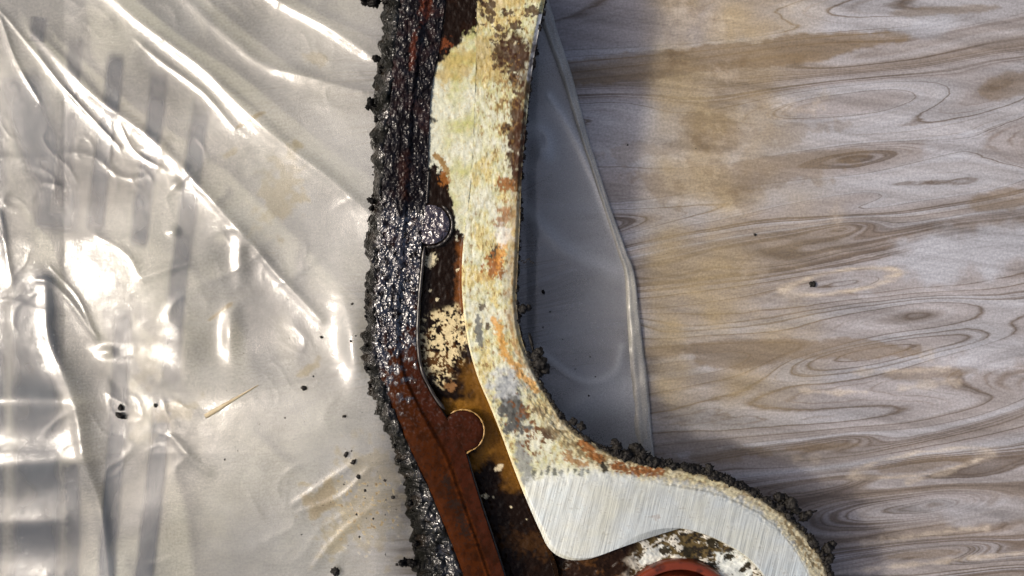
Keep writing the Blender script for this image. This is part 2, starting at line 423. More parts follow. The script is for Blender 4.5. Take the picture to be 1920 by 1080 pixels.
def mat_plastic():
    m = NT('clear_plastic')
    o = m.obj()
    dust = m.noise(o, 3200, 2, 0.7)
    scr1 = m.noise(m.mapping(o, (900, 8000, 1), (0, 0, 0.45)), 1.0, 1, 0.5)
    scr2 = m.noise(m.mapping(o, (900, 8000, 1), (0, 0, 1.45)), 1.0, 1, 0.5)
    soft = m.noise(o, 260, 3, 0.55)
    h = m.math('ADD', m.math('MULTIPLY', soft, 0.22), m.math('ADD', m.math('MULTIPLY', m.math('ADD', scr1, scr2), 0.10), m.math('MULTIPLY', dust, 0.10)))
    nor = m.bump(h, 0.55, 0.00022)
    milk_glare = m.attr('milk_glare').outputs['Fac']
    gl = m.n('BsdfGlossy'); gl.inputs['Roughness'].default_value = 0.12; gl.inputs['Color'].default_value = (1, 1, 1, 1); m.set(gl.inputs['Normal'], nor)
    gl2 = m.n('BsdfGlossy'); gl2.inputs['Roughness'].default_value = 0.40; gl2.inputs['Color'].default_value = (0.9, 0.95, 1, 1); m.set(gl2.inputs['Normal'], nor)
    df = m.n('BsdfDiffuse'); m.set(df.inputs['Color'], m.ramp(m.attr('dirt_caustic').outputs['Fac'], [(0.0, (0.90, 0.91, 0.88)), (0.5, (0.50, 0.43, 0.26)), (0.78, (0.36, 0.26, 0.11)), (0.95, (0.055, 0.032, 0.012))])); m.set(df.inputs['Normal'], nor)
    tl = m.n('BsdfTranslucent'); tl.inputs['Color'].default_value = (0.85, 0.85, 0.82, 1)
    tr = m.n('BsdfTransparent'); tr.inputs['Color'].default_value = (0.965, 0.97, 0.965, 1)
    d2 = m.n('MixShader'); d2.inputs[0].default_value = 0.12; m.set(d2.inputs[1], df.outputs[0]); m.set(d2.inputs[2], tl.outputs[0])
    body = m.n('MixShader'); m.set(body.inputs[0], m.math('MULTIPLY', m.math('ADD', milk_glare, m.math('MULTIPLY', m.rmap(m.noise(o, 2300, 1, 0.5), 0.70, 0.74), m.attr('haze').outputs['Fac'])), m.rmap(dust, 0.3, 0.75, 0.8, 1.25), clamp=True)); m.set(body.inputs[1], tr.outputs[0]); m.set(body.inputs[2], d2.outputs[0])
    fr = m.n('Fresnel'); fr.inputs['IOR'].default_value = 1.55; m.set(fr.inputs['Normal'], nor)
    g12 = m.n('MixShader'); m.set(g12.inputs[0], m.attr('haze').outputs['Fac']); m.set(g12.inputs[1], gl.outputs[0]); m.set(g12.inputs[2], gl2.outputs[0])
    top = m.n('MixShader'); m.set(top.inputs[0], m.math('MULTIPLY', fr.outputs[0], 1.2, clamp=True)); m.set(top.inputs[1], body.outputs[0]); m.set(top.inputs[2], g12.outputs[0])
    return m.done(top.outputs[0])
def sheet_z(px, py):
    z = 3.0 + 7 * (fbm(px / 260, py / 260, 2, 31, 0.35) + 0.5) + 14 * np.clip(fbm(px / 460, py / 460, 1, 12) + 0.3, 0, 1)
    run = 0.72 * np.clip(px, 120, 800) + 0.69 * np.clip(py, -120, 850)
    z = z + 0.115 * np.maximum(run + 60, 0) * ss(1000, 700, px)
    z = z + 0.085 * np.clip(px + 120, 0, 240) * ss(640, 770, py)
    z = z + 2.6 * np.sin((py - 728) / 112 * 6.2832) * ss(190, 60, px) * ss(650, 740, py)
    gl_ = np.array(GK_L, float)
    xw = 960 - (960 - np.interp(py, gl_[:, 1], gl_[:, 0])) * D / (D + H)
    left = ss(10, -30, px - xw); right = ss(985, 1010, px) * 0.30
    z = z * np.maximum(left, right)
    for P, w, hh in RIDGES:
        Q = even(P, 30)
        m = (px > Q[:, 0].min() - 5 * w) & (px < Q[:, 0].max() + 5 * w) & (py > Q[:, 1].min() - 5 * w) & (py < Q[:, 1].max() + 5 * w)
        if not m.any(): continue
        wob = 6 * noise2(px[m] / 110, py[m] / 110, 3)
        d, f = seg_dist(px[m] + wob * 0.5, py[m] - wob * 0.4, Q)
        tap = 0.25 + 0.75 * np.sin(np.pi * np.clip(0.08 + 0.84 * f, 0, 1)) ** 0.7
        ww = w * 0.62 * (0.75 + 0.5 * tap); amp_ = hh * 0.85
        pr = 0.6 * np.exp(-(d / ww) ** 2) + 0.45 * np.exp(-(d / (2.6 * ww)) ** 2)
        z[m] += amp_ * tap * pr * (1 + 0.25 * noise2(px[m] / 150, py[m] / 150, 9))
    # a few pushed-up dents that catch the sun
    for cx, cy, rx, ry, hh in ((432, 628, 16, 40, 9), (668, 640, 26, 70, 14), (200, 660, 16, 10, 3), (330, 345, 9, 9, 3), (345, 640, 40, 60, 8), (450, 480, 14, 40, 5), (325, 435, 10, 8, 3), (1015, 285, 14, 14, 5)):
        z += hh * np.exp(-((px - cx) / rx) ** 2 - ((py - cy) / ry) ** 2)
    cr = np.clip(1 - 3.2 * np.abs(noise2(px / 120 + 0.35 * py / 120, py / 95, 44)), 0, 1) ** 2 * 2.4 + np.clip(1 - 4 * np.abs(noise2(px / 60, py / 75 - 0.4 * px / 75, 47)), 0, 1) ** 2 * 0.9
    z += 0.45 * cr * ss(-0.1, 0.35, fbm(px / 170, py / 170, 2, 49)) * ss(740, 660, px)
    z += 0.22 * fbm(px / 34, py / 34, 2, 41) * ss(740, 660, px)
    return z
def build_sheet():
    ny, nx = 560, 620
    ys = np.linspace(-160, 1240, ny)
    ed = catmull(EDGE, 400)
    xr = np.interp(ys, ed[:, 1], ed[:, 0]) + 2.0 * fbm(ys / 30, ys * 0, 3, 2)
    u = np.linspace(0, 1, nx)
    px = -220 + (xr[:, None] + 220) * u[None, :]
    py = np.broadcast_to(ys[:, None], px.shape).copy()
    z = sheet_z(px, py)
    gl_ = np.array(GK_L, float)
    foot = ss(-20, 15, px - (960 - (960 - np.interp(py, gl_[:, 1], gl_[:, 0])) * D / (D + H))) * ss(1000, 960, px) * ss(-400, -300, py) + ss(1010, 1080, px) * ss(840, 900, py)
    z = (z * (1 - np.clip(foot, 0, 1)) + 3.0) * S
    x, y = W(px, py, z)
    milk_glare = 0.045 + 0.03 * ss(150, 450, px) + 0.17 * ss(750, 1000, px) + 0.06 * np.clip(fbm(px / 130, py / 130, 3, 6), -0.5, 1)
    milk_glare += 0.08 * ss(380, 640, px) * ss(760, 700, px)  # glare next to the cover, painted in as whiter plastic
    milk_glare += 0.07 * blob(px, py, 560, 640, 180, 330, 10, 0.5, 120, 8, 0.6)
    for P, w, v in (([(1030, 180), (1080, 260), (1110, 330), (1165, 465)], 9, .30), ([(990, 395), (1060, 462), (1150, 508)], 18, .20), ([(1010, 655), (1090, 712), (1150, 700), (1165, 650)], 7, .18), ([(985, 240), (1020, 250), (1030, 290)], 16, .25), ([(1060, 790), (1120, 750), (1170, 735)], 34, .22), ([(1165, 465), (1185, 600), (1200, 760)], 9, .2)):
        d_, _ = seg_dist(px, py, even(P, 16)); milk_glare = milk_glare + v * np.exp(-(d_ / w) ** 2)
    edge_d = xr[:, None] - px
    milk_glare += 0.10 * ss(200, 0, edge_d)
    dirt_caustic = np.zeros_like(px)
    for cx, cy, rx, ry, rot, v in ((525, 360, 36, 70, 20, .45), (700, 930, 70, 90, 0, .40), (600, 935, 40, 25, -30, .7), (650, 990, 70, 30, -45, .5), (275, 680, 25, 50, 0, .4), (330, 775, 40, 20, -30, .5),  # first entry is a yellowish caustic painted in, the others are dirt
                                   (270, 790, 24, 40, 10, .35), (580, 690, 24, 8, -30, .5), (475, 222, 40, 4, -28, .8), (555, 270, 12, 8, 40, .6), (590, 110, 16, 14, 0, .4), (420, 580, 30, 3, -35, .8), (430, 290, 18, 6, -30, .5)):
        dirt_caustic = np.maximum(dirt_caustic, v * blob(px, py, cx, cy, rx, ry, rot, 0.8, 26, int(cx) % 11, 0.35))
    spl = blob(px, py, 690, 960, 60, 60, 0, 0.6, 40, 5, 0.5) * ss(0.42, 0.6, fbm(px / 8, py / 8, 3, 17))
    dirt_caustic = np.maximum(dirt_caustic, 0.95 * spl)
    milk_glare = np.clip(milk_glare + 0.35 * dirt_caustic + 0.5 * spl, 0.03, 0.95)
    haze = ss(420, 60, px) * 0.15 + 0.07
    mat = mat_plastic()
    o = make('plastic_sheet', np.stack([x, y, z], -1).reshape(-1, 3), grid_faces(ny, nx)[:, ::-1], mat, None,
             {'milk_glare': milk_glare.ravel(), 'dirt_caustic': dirt_caustic.ravel(), 'haze': haze.ravel()})
    tag(o, 'crumpled clear plastic sheet spread under the dirty metal cover', 'plastic sheet')
    # the turned-over hem along the right edge
    n, c = 420, 16
    yy = np.linspace(-150, 1200, n)
    xx = np.interp(yy, ed[:, 1], ed[:, 0])
    w = 14 + 18 * ss(350, 800, yy) + 12 * ss(330, 0, yy)
    t = np.linspace(0, 1, c)
    hx = xx[:, None] + 1.5 - w[:, None] * t; hy = np.broadcast_to(yy[:, None], hx.shape)
    hz = (np.interp(t, [0, 0.12, 0.3, 1], [3, 9, 10, 6.5]))[None, :] + 3.0 * fbm(hx / 40, hy / 60, 2, 4) + 3 + 3.5 * np.exp(-((t[None, :] - 0.75) / 0.2) ** 2)
    hz = np.maximum(hz, 5.0) * S
    X, Y = W(hx, hy, 0.0)
    hm = np.clip(0.48 + 0.2 * fbm(hx / 30, hy / 90, 3, 5) + 0.25 * np.exp(-((t[None, :] - 0.8) / 0.15) ** 2), 0, 1)
    make('folded_hem', np.stack([X, Y, hz], -1).reshape(-1, 3), grid_faces(n, c), mat, o,
         {'milk_glare': hm.ravel(), 'dirt_caustic': np.full(hm.size, 0.25), 'haze': np.full(hm.size, 0.4)})
    return o

# ================================================================= METAL COVER
def mat_painted(name, spec=0.5, bump=0.4, metal_attr=True):
    """colour, gloss and metal read from what was worked out along the part; fine grain added here"""
    m = NT(name)
    o = m.obj()
    c = m.attr('col').outputs['Color']
    fine = m.noise(o, 2600, 3, 0.65)
    grit = m.noise(o, 900, 4, 0.6)
    col = m.mix(0.35, c, m.ramp(fine, [(0.3, (0.32, 0.32, 0.32)), (0.7, (0.68, 0.68, 0.68))]), 'OVERLAY')
    pit = m.rmap(m.noise(o, 1500, 3, 0.7), 0.60, 0.70)
    col = m.mix(m.math('MULTIPLY', pit, 0.5), col, (0.40, 0.32, 0.20), 'MULTIPLY')
    bare = m.attr('bare').outputs['Fac']
    streak = m.noise(m.mapping(o, (4200, 130, 1), (0, 0, 0.24)), 1.0, 3, 0.6)
    streak2 = m.noise(m.mapping(o, (1500, 60, 1), (0, 0, 0.24)), 1.0, 2, 0.6)
    sk = m.math('ADD', m.math('MULTIPLY', streak, 0.6), m.math('MULTIPLY', streak2, 0.4))
    mc = m.mix(m.rmap(sk, 0.36, 0.62), (0.29, 0.31, 0.305), (0.88, 0.925, 0.90))
    mc = m.mix(1.0, mc, m.ramp(m.noise(o, 75, 4, 0.6), [(0.35, (1.0, 0.96, 0.80)), (0.5, (0.96, 0.97, 0.93)), (0.65, (0.86, 0.95, 1.0))]), 'MULTIPLY')
    xs = m.rmap(m.noise(m.mapping(o, (2600, 90, 1), (0, 0, -0.9)), 1.0, 2, 0.6), 0.66, 0.72)
    mc = m.mix(m.math('MULTIPLY', xs, 0.35), mc, (0.30, 0.30, 0.27))
    mc = m.mix(m.math('MULTIPLY', m.rmap(m.noise(o, 190, 4, 0.6), 0.56, 0.72), 0.30), mc, (0.34, 0.31, 0.22))
    col = m.mix(bare, col, m.mix(0.75, c, mc))
    h = m.mix(bare, m.math('ADD', grit, m.math('MULTIPLY', fine, 0.5)), m.math('MULTIPLY', sk, 2.2))
    rough = m.attr('rough').outputs['Fac']
    bs = m.bsdf(Base_Color=col, Metallic=m.math('MULTIPLY', bare, 0.45), Roughness=m.math('ADD', rough, m.math('MULTIPLY', m.math('SUBTRACT', fine, 0.5), 0.2)),
                Specular_IOR_Level=spec, Normal=m.bump(h, bump, 0.00012))
    return m.done(bs)
def mat_grease(name):
    """wet black crust with fine glinting bubbles"""
    m = NT(name)
    o = m.obj()
    c = m.attr('col').outputs['Color']
    wet = m.attr('wet').outputs['Fac']
    warp = m.n('VectorMath'); warp.operation = 'ADD'
    nc = m.n('TexNoise'); m.set(nc.inputs['Vector'], o); nc.inputs['Scale'].default_value = 900; nc.inputs['Detail'].default_value = 1
    sc_ = m.n('VectorMath'); sc_.operation = 'SCALE'; m.set(sc_.inputs[0], nc.outputs['Color']); sc_.inputs['Scale'].default_value = 0.0009
    m.set(warp.inputs[0], o); m.set(warp.inputs[1], sc_.outputs[0])
    def domes(scale):
        v = m.n('TexVoronoi'); m.set(v.inputs['Vector'], warp.outputs[0]); v.inputs['Scale'].default_value = scale
        return m.math('MULTIPLY', v.outputs['Distance'], v.outputs['Distance'])
    h = m.math('MULTIPLY', m.math('ADD', m.math('MULTIPLY', domes(1000), 0.75), m.math('MULTIPLY', domes(520), 0.9)), -1.0)
    st = m.math('POWER', wet, 1.6, clamp=True)
    nor = m.bump(m.noise(o, 2400, 3, 0.6), 0.12, 0.00012)
    nor = m.bump(h, m.math('ADD', m.math('MULTIPLY', st, 0.95), 0.03, clamp=True), 0.00056, nor)
    bs = m.bsdf(Base_Color=c, Roughness=m.attr('rough').outputs['Fac'], Specular_IOR_Level=m.math('ADD', 0.03, m.math('MULTIPLY', m.attr('glint').outputs['Fac'], 0.95)), Normal=nor,
                Coat_Weight=m.rmap(m.attr('glint').outputs['Fac'], 0.45, 0.9, 0.0, 1.0), Coat_Roughness=0.2, Coat_IOR=1.7, Coat_Normal=nor)
    return m.done(bs)

FL_IN = [(893, -160), (893, -60), (892, 0), (891, 60), (890, 130), (887, 220), (882, 320), (872, 420), (866, 500), (868, 570), (877, 640), (895, 705), (918, 760), (940, 815),
         (964, 880), (988, 940), (1010, 990), (1030, 1029), (1060, 1048), (1100, 1049), (1140, 1035), (1180, 1009), (1220, 994), (1260, 990), (1300, 996), (1350, 1015), (1400, 1046),
         (1435, 1085), (1460, 1130), (1475, 1200), (1478, 1270)]
FL_OUT = [(1042, -160), (1030, -60), (1022, 0), (1010, 60), (998, 130), (988, 220), (979, 320), (975, 420), (971, 500), (969, 570), (980, 640), (1010, 708), (1040, 758), (1078, 806),
          (1140, 845), (1200, 864), (1260, 873), (1320, 886), (1362, 900), (1400, 916), (1432, 934), (1462, 955), (1487, 976), (1507, 996), (1524, 1016), (1541, 1041), (1553, 1068),
          (1562, 1100), (1568, 1140), (1570, 1200), (1565, 1270)]
GK_L = [(748, -160), (746, -60), (744, 0), (733, 100), (724, 200), (714, 300), (707, 400), (702, 500), (697, 600), (698, 660), (716, 720), (738, 770), (762, 830), (786, 880), (810, 930),
        (835, 990), (855, 1040), (869, 1080), (890, 1160), (905, 1270)]
GK_R = [(840, -160), (838, -60), (835, 0), (824, 90), (808, 180), (803, 300), (798, 380), (789, 480), (783, 560), (780, 630), (786, 690), (806, 735), (838, 785), (868, 835), (885, 890),
        (905, 955), (925, 1015), (946, 1080), (965, 1160), (978, 1270)]
CR_L = [(722, -160), (720, -60), (718, 0), (712, 80), (703, 170), (697, 290), (690, 400), (687, 500), (681, 600), (680, 670), (695, 738), (716, 795), (738, 850), (756, 905), (768, 965), (775, 1030),
        (779, 1090), (790, 1160), (800, 1270)]

CREAM = (0.385, 0.385, 0.160); WHITE = (0.52, 0.53, 0.42); BROWN = (0.036, 0.013, 0.005); RUST = (0.23, 0.085, 0.018); BLACK = (0.012, 0.010, 0.009); AMBER = (0.21, 0.098, 0.014); GREY = (0.10, 0.105, 0.10)

def flange_paint(px, py, T):
    n1 = fbm(px / 60, py / 60, 4, 1); n2 = fbm(px / 16, py / 22, 4, 2); n3 = fbm(px / 6, py / 8, 3, 3)
    c = np.broadcast_to(np.array(WHITE), px.shape + (3,)).copy()
    yel = np.clip(0.62 + 0.9 * n1 + 0.5 * n2 + 0.35 * ss(400, 100, py), 0, 1) * ss(960, 860, py)
    c = mixc(c, 0.75 * yel, CREAM)
    c = mixc(c, 0.5 * ss(0.1, 0.5, n1 + 0.6 * n2) * ss(880, 780, py), (0.55, 0.42, 0.16))
    c = mixc(c, 0.35 * ss(0.38, 0.6, n3 + 0.4 * n2), (0.35, 0.28, 0.12))
    sm = fbm(px / 7, py / 15, 4, 14, 0.65)
    c = mixc(c, 0.30 * ss(0.15, 0.5, sm) * ss(900, 850, py), (0.36, 0.27, 0.10)); c = mixc(c, 0.7 * ss(0.62, 0.76, sm + 0.3 * n1 + 0.16 * ss(905, 960, px)) * ss(900, 850, py), (0.16, 0.08, 0.025))
    c = mixc(c, 0.35 * ss(0.15, 0.5, -sm) * ss(900, 850, py), (0.66, 0.67, 0.58))
    rough = 0.55 + 0.1 * n2
    def P(mask, col, k=1.0, r=None):
        nonlocal c, rough
        c = mixc(c, np.clip(mask * k, 0, 1), col)
        if r is not None: rough = rough * (1 - mask * k) + r * mask * k
    speck = ss(0.15, 0.35, n3 + 0.6 * n2)
    # top: olive-brown film and dark varnish
    P(blob(px, py, 900, 110, 60, 45, -10, 0.9, 30, 4, 0.5), (0.33, 0.24, 0.08), 0.7)
    P(blob(px, py, 930, -20, 80, 45, 0, 0.9, 30, 5, 0.4), (0.42, 0.30, 0.10), 0.6)
    P(ss(-0.3, 0.4, (902 - 0.12 * py + 12 * n2 - px) / 12) * ss(75, 45, py + 20 * n2), (0.016, 0.008, 0.006), 0.97, 0.25)
    for cx, cy, rx, ry in ((918, 20, 12, 22), (950, 24, 10, 6), (965, 48, 10, 12), (934, 52, 8, 6), (938, 95, 14, 30), (1000, 20, 14, 10)):
        P(blob(px, py, cx, cy, rx, ry, 0, 1.0, 10, cx % 7, 0.15), (0.05, 0.025, 0.012), 0.9, 0.35)
    # brown band down the outer edge
    band = ss(0.0, 0.5, (px - (958 - 0.02 * py) + 24 * n2 + 8 * n1) / 16) * ss(975 + 30, 975 - 5, px - (1005 - np.interp(py, [-100, 0, 130, 320], [1012, 1012, 996, 978])) + 12) * ss(40, 75, py) * ss(350, 290, py)
    P(band * np.clip(0.55 + 0.8 * n2 + speck * 0.4, 0, 1), BROWN, 0.95, 0.4)
    P(blob(px, py, 965, 105, 26, 36, 10, 0.6, 12, 4, 0.15), BROWN, 0.92, 0.4)
    P(blob(px, py, 968, 250, 12, 90, 2, 0.9, 12, 6, 0.2), (0.048, 0.019, 0.007), 0.92, 0.4)
    P(blob(px, py, 945, 190, 26, 70, 5, 1.2, 12, 7, 0.3) * speck, (0.20, 0.12, 0.04), 0.8)
    P(line(px, py, [(1015, 30), (1004, 80), (992, 150)], 5, 0.4, 10, 3), (0.82, 0.82, 0.78), 0.9)
    # middle: rust and pits
    for cx, cy, rx, ry, rot, col, k in ((950, 345, 18, 12, 0, RUST, .9), (972, 330, 10, 26, 0, BROWN, .9), (944, 405, 10, 22, 20, RUST, .75), (958, 400, 12, 7, 0, RUST, .7), (930, 478, 9, 16, 0, (0.04, 0.03, 0.02), .95), (927, 500, 16, 20, 10, RUST, .95),
                                        (905, 520, 14, 8, 0, (0.45, 0.30, 0.10), .6), (940, 470, 8, 34, 10, (0.55, 0.25, 0.05), .6), (962, 440, 8, 40, 0, (0.5, 0.40, 0.2), .5), (968, 520, 6, 40, 0, (0.10, 0.07, 0.04), .6), (914, 610, 4, 8, 0, BROWN, .8), (905, 575, 5, 8, 0, BROWN, .8)):
        P(blob(px, py, cx, cy, rx, ry, rot, 0.9, 9, int(cx + cy) % 13, 0.2), col, k)
    P(line(px, py, [(930, 600), (945, 660), (975, 700), (1005, 730)], 7, 1.0, 10, 4, 0.5), (0.50, 0.26, 0.06), 0.85)
    P(line(px, py, [(955, 590), (965, 650), (985, 690)], 3, 1.0, 10, 5, 0.5), (0.35, 0.22, 0.10), 0.7)
    P(blob(px, py, 945, 440, 16, 18, 0, 0.6, 14, 5, 0.4), (0.62, 0.62, 0.56), 0.8)
    # grey smears
    P(blob(px, py, 898, 625, 7, 32, -4, 0.5, 10, 6, 0.15), GREY, 0.85)
    P(blob(px, py, 960, 765, 26, 56, -14, 0.6, 16, 7, 0.25), (0.06, 0.062, 0.06), 0.95, 0.4)
    P(blob(px, py, 945, 720, 26, 26, 0, 0.6, 16, 8, 0.5), (0.36, 0.38, 0.38), 0.8)
    P(blob(px, py, 982, 870, 14, 46, -12, 0.6, 16, 9, 0.4), (0.20, 0.21, 0.20), 0.85)
    P(blob(px, py, 992, 800, 22, 46, -20, 1.1, 8, 3, 0.15) * ss(-0.05, 0.15, n2), (0.12, 0.05, 0.018), 0.95)
    P(blob(px, py, 1033, 812, 15, 14, 0, 0.7, 10, 5, 0.12), (0.075, 0.045, 0.025), 0.95)
    P(blob(px, py, 1010, 770, 10, 8, 0, 0.7, 10, 6, 0.12), (0.09, 0.055, 0.03), 0.95)
    # outer shoulder of the lobe: yellowed, rusty patches
    dO, fO = seg_dist(px, py, catmull(FL_OUT, 90))
    P(ss(34, 2, dO + 14 * n2 + 8 * n1) * ss(720, 640, py) * ss(320, 380, py), (0.22, 0.13, 0.04), 0.6)
    P(ss(30, 6, dO + 12 * n2) * ss(350, 300, py) * ss(40, 90, py) * np.clip(0.7 + 0.8 * n2, 0, 1), (0.045, 0.018, 0.008), 0.9, 0.35)
    sh = ss(46, 30, dO + 5 * n2) * ss(700, 800, py)
    P(sh, (0.50, 0.42, 0.24), 0.55)
    P(sh * ss(0.02, 0.3, n3 + n2), (0.17, 0.12, 0.055), 0.8)
    P(ss(14, 4, dO + 4 * n2) * ss(620, 700, py), (0.17, 0.14, 0.09), 0.75)
    P(line(px, py, [(1095, 832), (1112, 852), (1125, 862)], 9, 0.8, 9, 3), RUST, 0.9)
    P(line(px, py, [(1155, 876), (1190, 884), (1235, 884)], 8, 1.0, 8, 4), (0.20, 0.075, 0.02), 0.95)
    P(line(px, py, [(1130, 870), (1138, 890), (1143, 898)], 5, 0.6, 8, 5), (0.03, 0.025, 0.015), 0.95)
    P(line(px, py, [(1060, 850), (1075, 865), (1095, 872)], 7, 1.2, 8, 6), (0.25, 0.12, 0.03), 0.8)
    # machined face
    edge = catmull([(985, 905), (1040, 892), (1120, 888), (1200, 893), (1250, 895), (1310, 905), (1370, 922), (1430, 952), (1480, 992), (1512, 1040), (1530, 1100), (1535, 1300)], 120)
    edge[:, 1] += 10 * ss(1130, 1240, edge[:, 0]); edge[:, 0] -= 9 * ss(1380, 1500, edge[:, 0])
    ye = np.interp(px, edge[:, 0], edge[:, 1], left=2000, right=2000)
    inside = ss(-12, 14, py - ye + 9 * n2 + 8 * n3) * (px > 985)
    inside = np.where((px > 1500) & (py > 1020), ss(-8, 8, np.interp(py, edge[:, 1][-40:], edge[:, 0][-40:]) - px + 6 * n2), inside)
    bare = inside * (0.9 - 0.25 * ss(0.3, 0.7, n2 + n3))
    c = mixc(c, inside * 0.92, (0.70, 0.74, 0.725))
    c = mixc(c, inside * 0.5 * blob(px, py, 1085, 940, 90, 60, 0, 0.6, 40, 4, 0.6), (0.78, 0.76, 0.60))  # yellowish sun sheen painted on the left of the face
    rough = rough * (1 - inside) + 0.42 * inside
    for i in range(9):
        cx = 1002 + i * 12.5
        P(blob(px, py, cx, 886 + 2 * math.sin(i * 2.1) - 0.15 * i, 3.2 + 1.4 * math.sin(i * 4.7), 6.5 + 3 * math.sin(i * 2.9 + 1), 12, 0.9, 7, i, 0.35), (0.045, 0.05, 0.04), 0.8)
    P(ss(3.2, 1.2, np.abs(py - ye - 4 + 2 * n2)) * ss(1230, 1260, px), (0.12, 0.10, 0.06), 0.6)
    P(blob(px, py, 1230, 970, 7, 5, 0, 0.6, 6, 5, 0.3), (0.28, 0.13, 0.06), 0.8)
    P(inside * ss(0.62, 0.8, n3 + 0.5 * n2), (0.25, 0.24, 0.2), 0.6)
    # bright line of the sunlit step, painted along the inner edge
    P(ss(0.035, 0.010, T) * ss(540, 620, py), (0.62, 0.55, 0.34), 0.7)
    return {'col': np.clip(c, 0, 1), 'rough': np.clip(rough, 0.15, 0.9), 'bare': np.clip(bare, 0, 1)}
def flange_z(px, py, T):
    z = HZ(px) + S * (1.6 * fbm(px / 34, py / 34, 3, 51) + 0.8 * fbm(px / 9, py / 9, 2, 52)) * ss(930, 860, py)
    dO, _ = seg_dist(px, py, catmull(FL_OUT, 90))
    z = z - S * 9 * ss(40, 8, dO) * ss(600, 760, py) - S * 7 * ss(9, 0, dO) - S * 5 * ss(430, 560, py) * ss(0.03, 0.0, T)
    z = z + S * 1.5 * fbm(px / 7, py / 7, 3, 53) * ss(44, 30, dO) * ss(600, 720, py)
    return z

def channel_paint(px, py, T):
    n1 = fbm(px / 40, py / 40, 4, 11); n2 = fbm(px / 13, py / 15, 4, 12, 0.6); n3 = fbm(px / 5, py / 6, 3, 13)
    c = np.broadcast_to(np.array((0.008, 0.004, 0.0022)), px.shape + (3,)).copy()
    rough = np.full(px.shape, 0.22)
    def P(mask, col, k=1.0, r=None):
        nonlocal c, rough
        c = mixc(c, np.clip(mask * k, 0, 1), col)
        if r is not None: rough = rough * (1 - mask * k) + r * mask * k
    P(ss(0.2, 0.6, n1 + 0.3 * n2), (0.014, 0.0055, 0.002), 0.6)
    # white residue of the upper stretch
    lim = np.interp(px, [800, 815, 830, 850, 880, 900], [150, 128, 110, 92, 60, 50])
    low = np.interp(px, [795, 815, 840, 855, 870, 890], [300, 312, 330, 430, 445, 440])
    wh = ss(-6, 6, py - lim + 12 * n2) * ss(-7, 7, low - py + 24 * n2)
    wc = mixc(np.broadcast_to(np.array(WHITE), px.shape + (3,)).copy(), np.clip(0.35 + 0.8 * n1 + 0.5 * ss(220, 90, py), 0, 1) * ss(810, 850, px), CREAM)
    wc = mixc(wc, ss(0.30, 0.5, n3 + 0.4 * n2) * 0.5, (0.45, 0.38, 0.22))
    wc = mixc(wc, blob(px, py, 850, 120, 46, 30, 0, 0.9, 20, 3, 0.5) * 0.7, (0.36, 0.26, 0.08))
    c = c * (1 - wh[..., None]) + wc * wh[..., None]; rough = rough * (1 - wh) + 0.6 * wh
    P(line(px, py, [(815, 292), (828, 300), (838, 322)], 5, 0.7, 8, 4), (0.22, 0.12, 0.03), 0.9)
    P(blob(px, py, 808, 222, 10, 5, 30, 0.8, 6, 4, 0.2), BLACK, 0.9)
    P(blob(px, py, 833, 335, 10, 12, 0, 0.8, 8, 5, 0.2), RUST, 0.8)
    P(blob(px, py, 830, 82, 14, 10, 0, 0.8, 8, 8, 0.2), (0.16, 0.045, 0.015), 0.8)
    # rusty right margin of the black stretch
    P(ss(850, 866, px + 6 * n2) * ss(440, 470, py) * ss(600, 560, py), (0.16, 0.055, 0.012), 0.85, 0.35)
    # lacy cream patch
    lace = ss(0.0, 0.16, n2 + 0.9 * n3 - 0.05 + 0.55 * blob(px, py, 845, 610, 36, 44, 20, 0.6, 20, 3, 0.6) - 0.5 * blob(px, py, 812, 612, 18, 16, 0, 0.4, 14, 4, 0.4))
    area = blob(px, py, 830, 640, 40, 78, 8, 0.35, 20, 6, 0.2) * ss(566, 584, py + 14 * n1 + (px - 840) * 0.35)
    P(area * lace, (0.60, 0.50, 0.28), 0.92, 0.5)
    P(area * (1 - lace) * ss(0, 0.3, n1), (0.10, 0.045, 0.012), 0.7)
    P(blob(px, py, 845, 725, 12, 8, 0, 0.8, 10, 6, 0.2), (0.26, 0.13, 0.05), 0.7)
    # amber varnish around the lower tab
    P(line(px, py, [(840, 762), (885, 765), (915, 800), (915, 840), (890, 868)], 14, 0.5, 16, 5, 0.6), AMBER, 0.85, 0.3)
    P(line(px, py, [(880, 700), (915, 770), (945, 850), (962, 900)], 18, 0.6, 20, 6, 0.8), (0.15, 0.068, 0.010), 0.75, 0.25)
    P(blob(px, py, 935, 877, 9, 5, -40, 0.6, 7, 5, 0.2), (0.6, 0.52, 0.35), 0.95)
    for cx, cy, r in ((911, 930, 4), (924, 932, 2.2), (904, 930, 2), (958, 951, 2), (987, 973, 2), (808, 488, 9), (812, 480, 6), (806, 494, 7), (858, 505, 3), (806, 545, 2.5), (820, 562, 3)):
        P(blob(px, py, cx, cy, r, r, 0, 0.8, 5, int(cx) % 7, 0.25), (0.62, 0.55, 0.36), 0.9)
    P(blob(px, py, 990, 1020, 60, 18, 10, 1.0, 16, 5, 0.5), (0.045, 0.020, 0.006), 0.7)
    return {'col': np.clip(c, 0, 1), 'rough': np.clip(rough, 0.1, 0.9), 'bare': np.zeros(px.shape)}
def channel_z(px, py, T):
    deep = ss(690, 900, py) * 30 + 8 * ss(400, 540, py)
    deep = deep * ss(0.0, 0.10, T) * 1.0 + 0.3 + 4 * ss(400, 480, py)
    return H - S * deep * (0.55 + 0.45 * ss(1.0, 0.92, T)) + S * (1.0 * fbm(px / 12, py / 12, 3, 61)) - S * 3 * ss(0.1, 0, T)

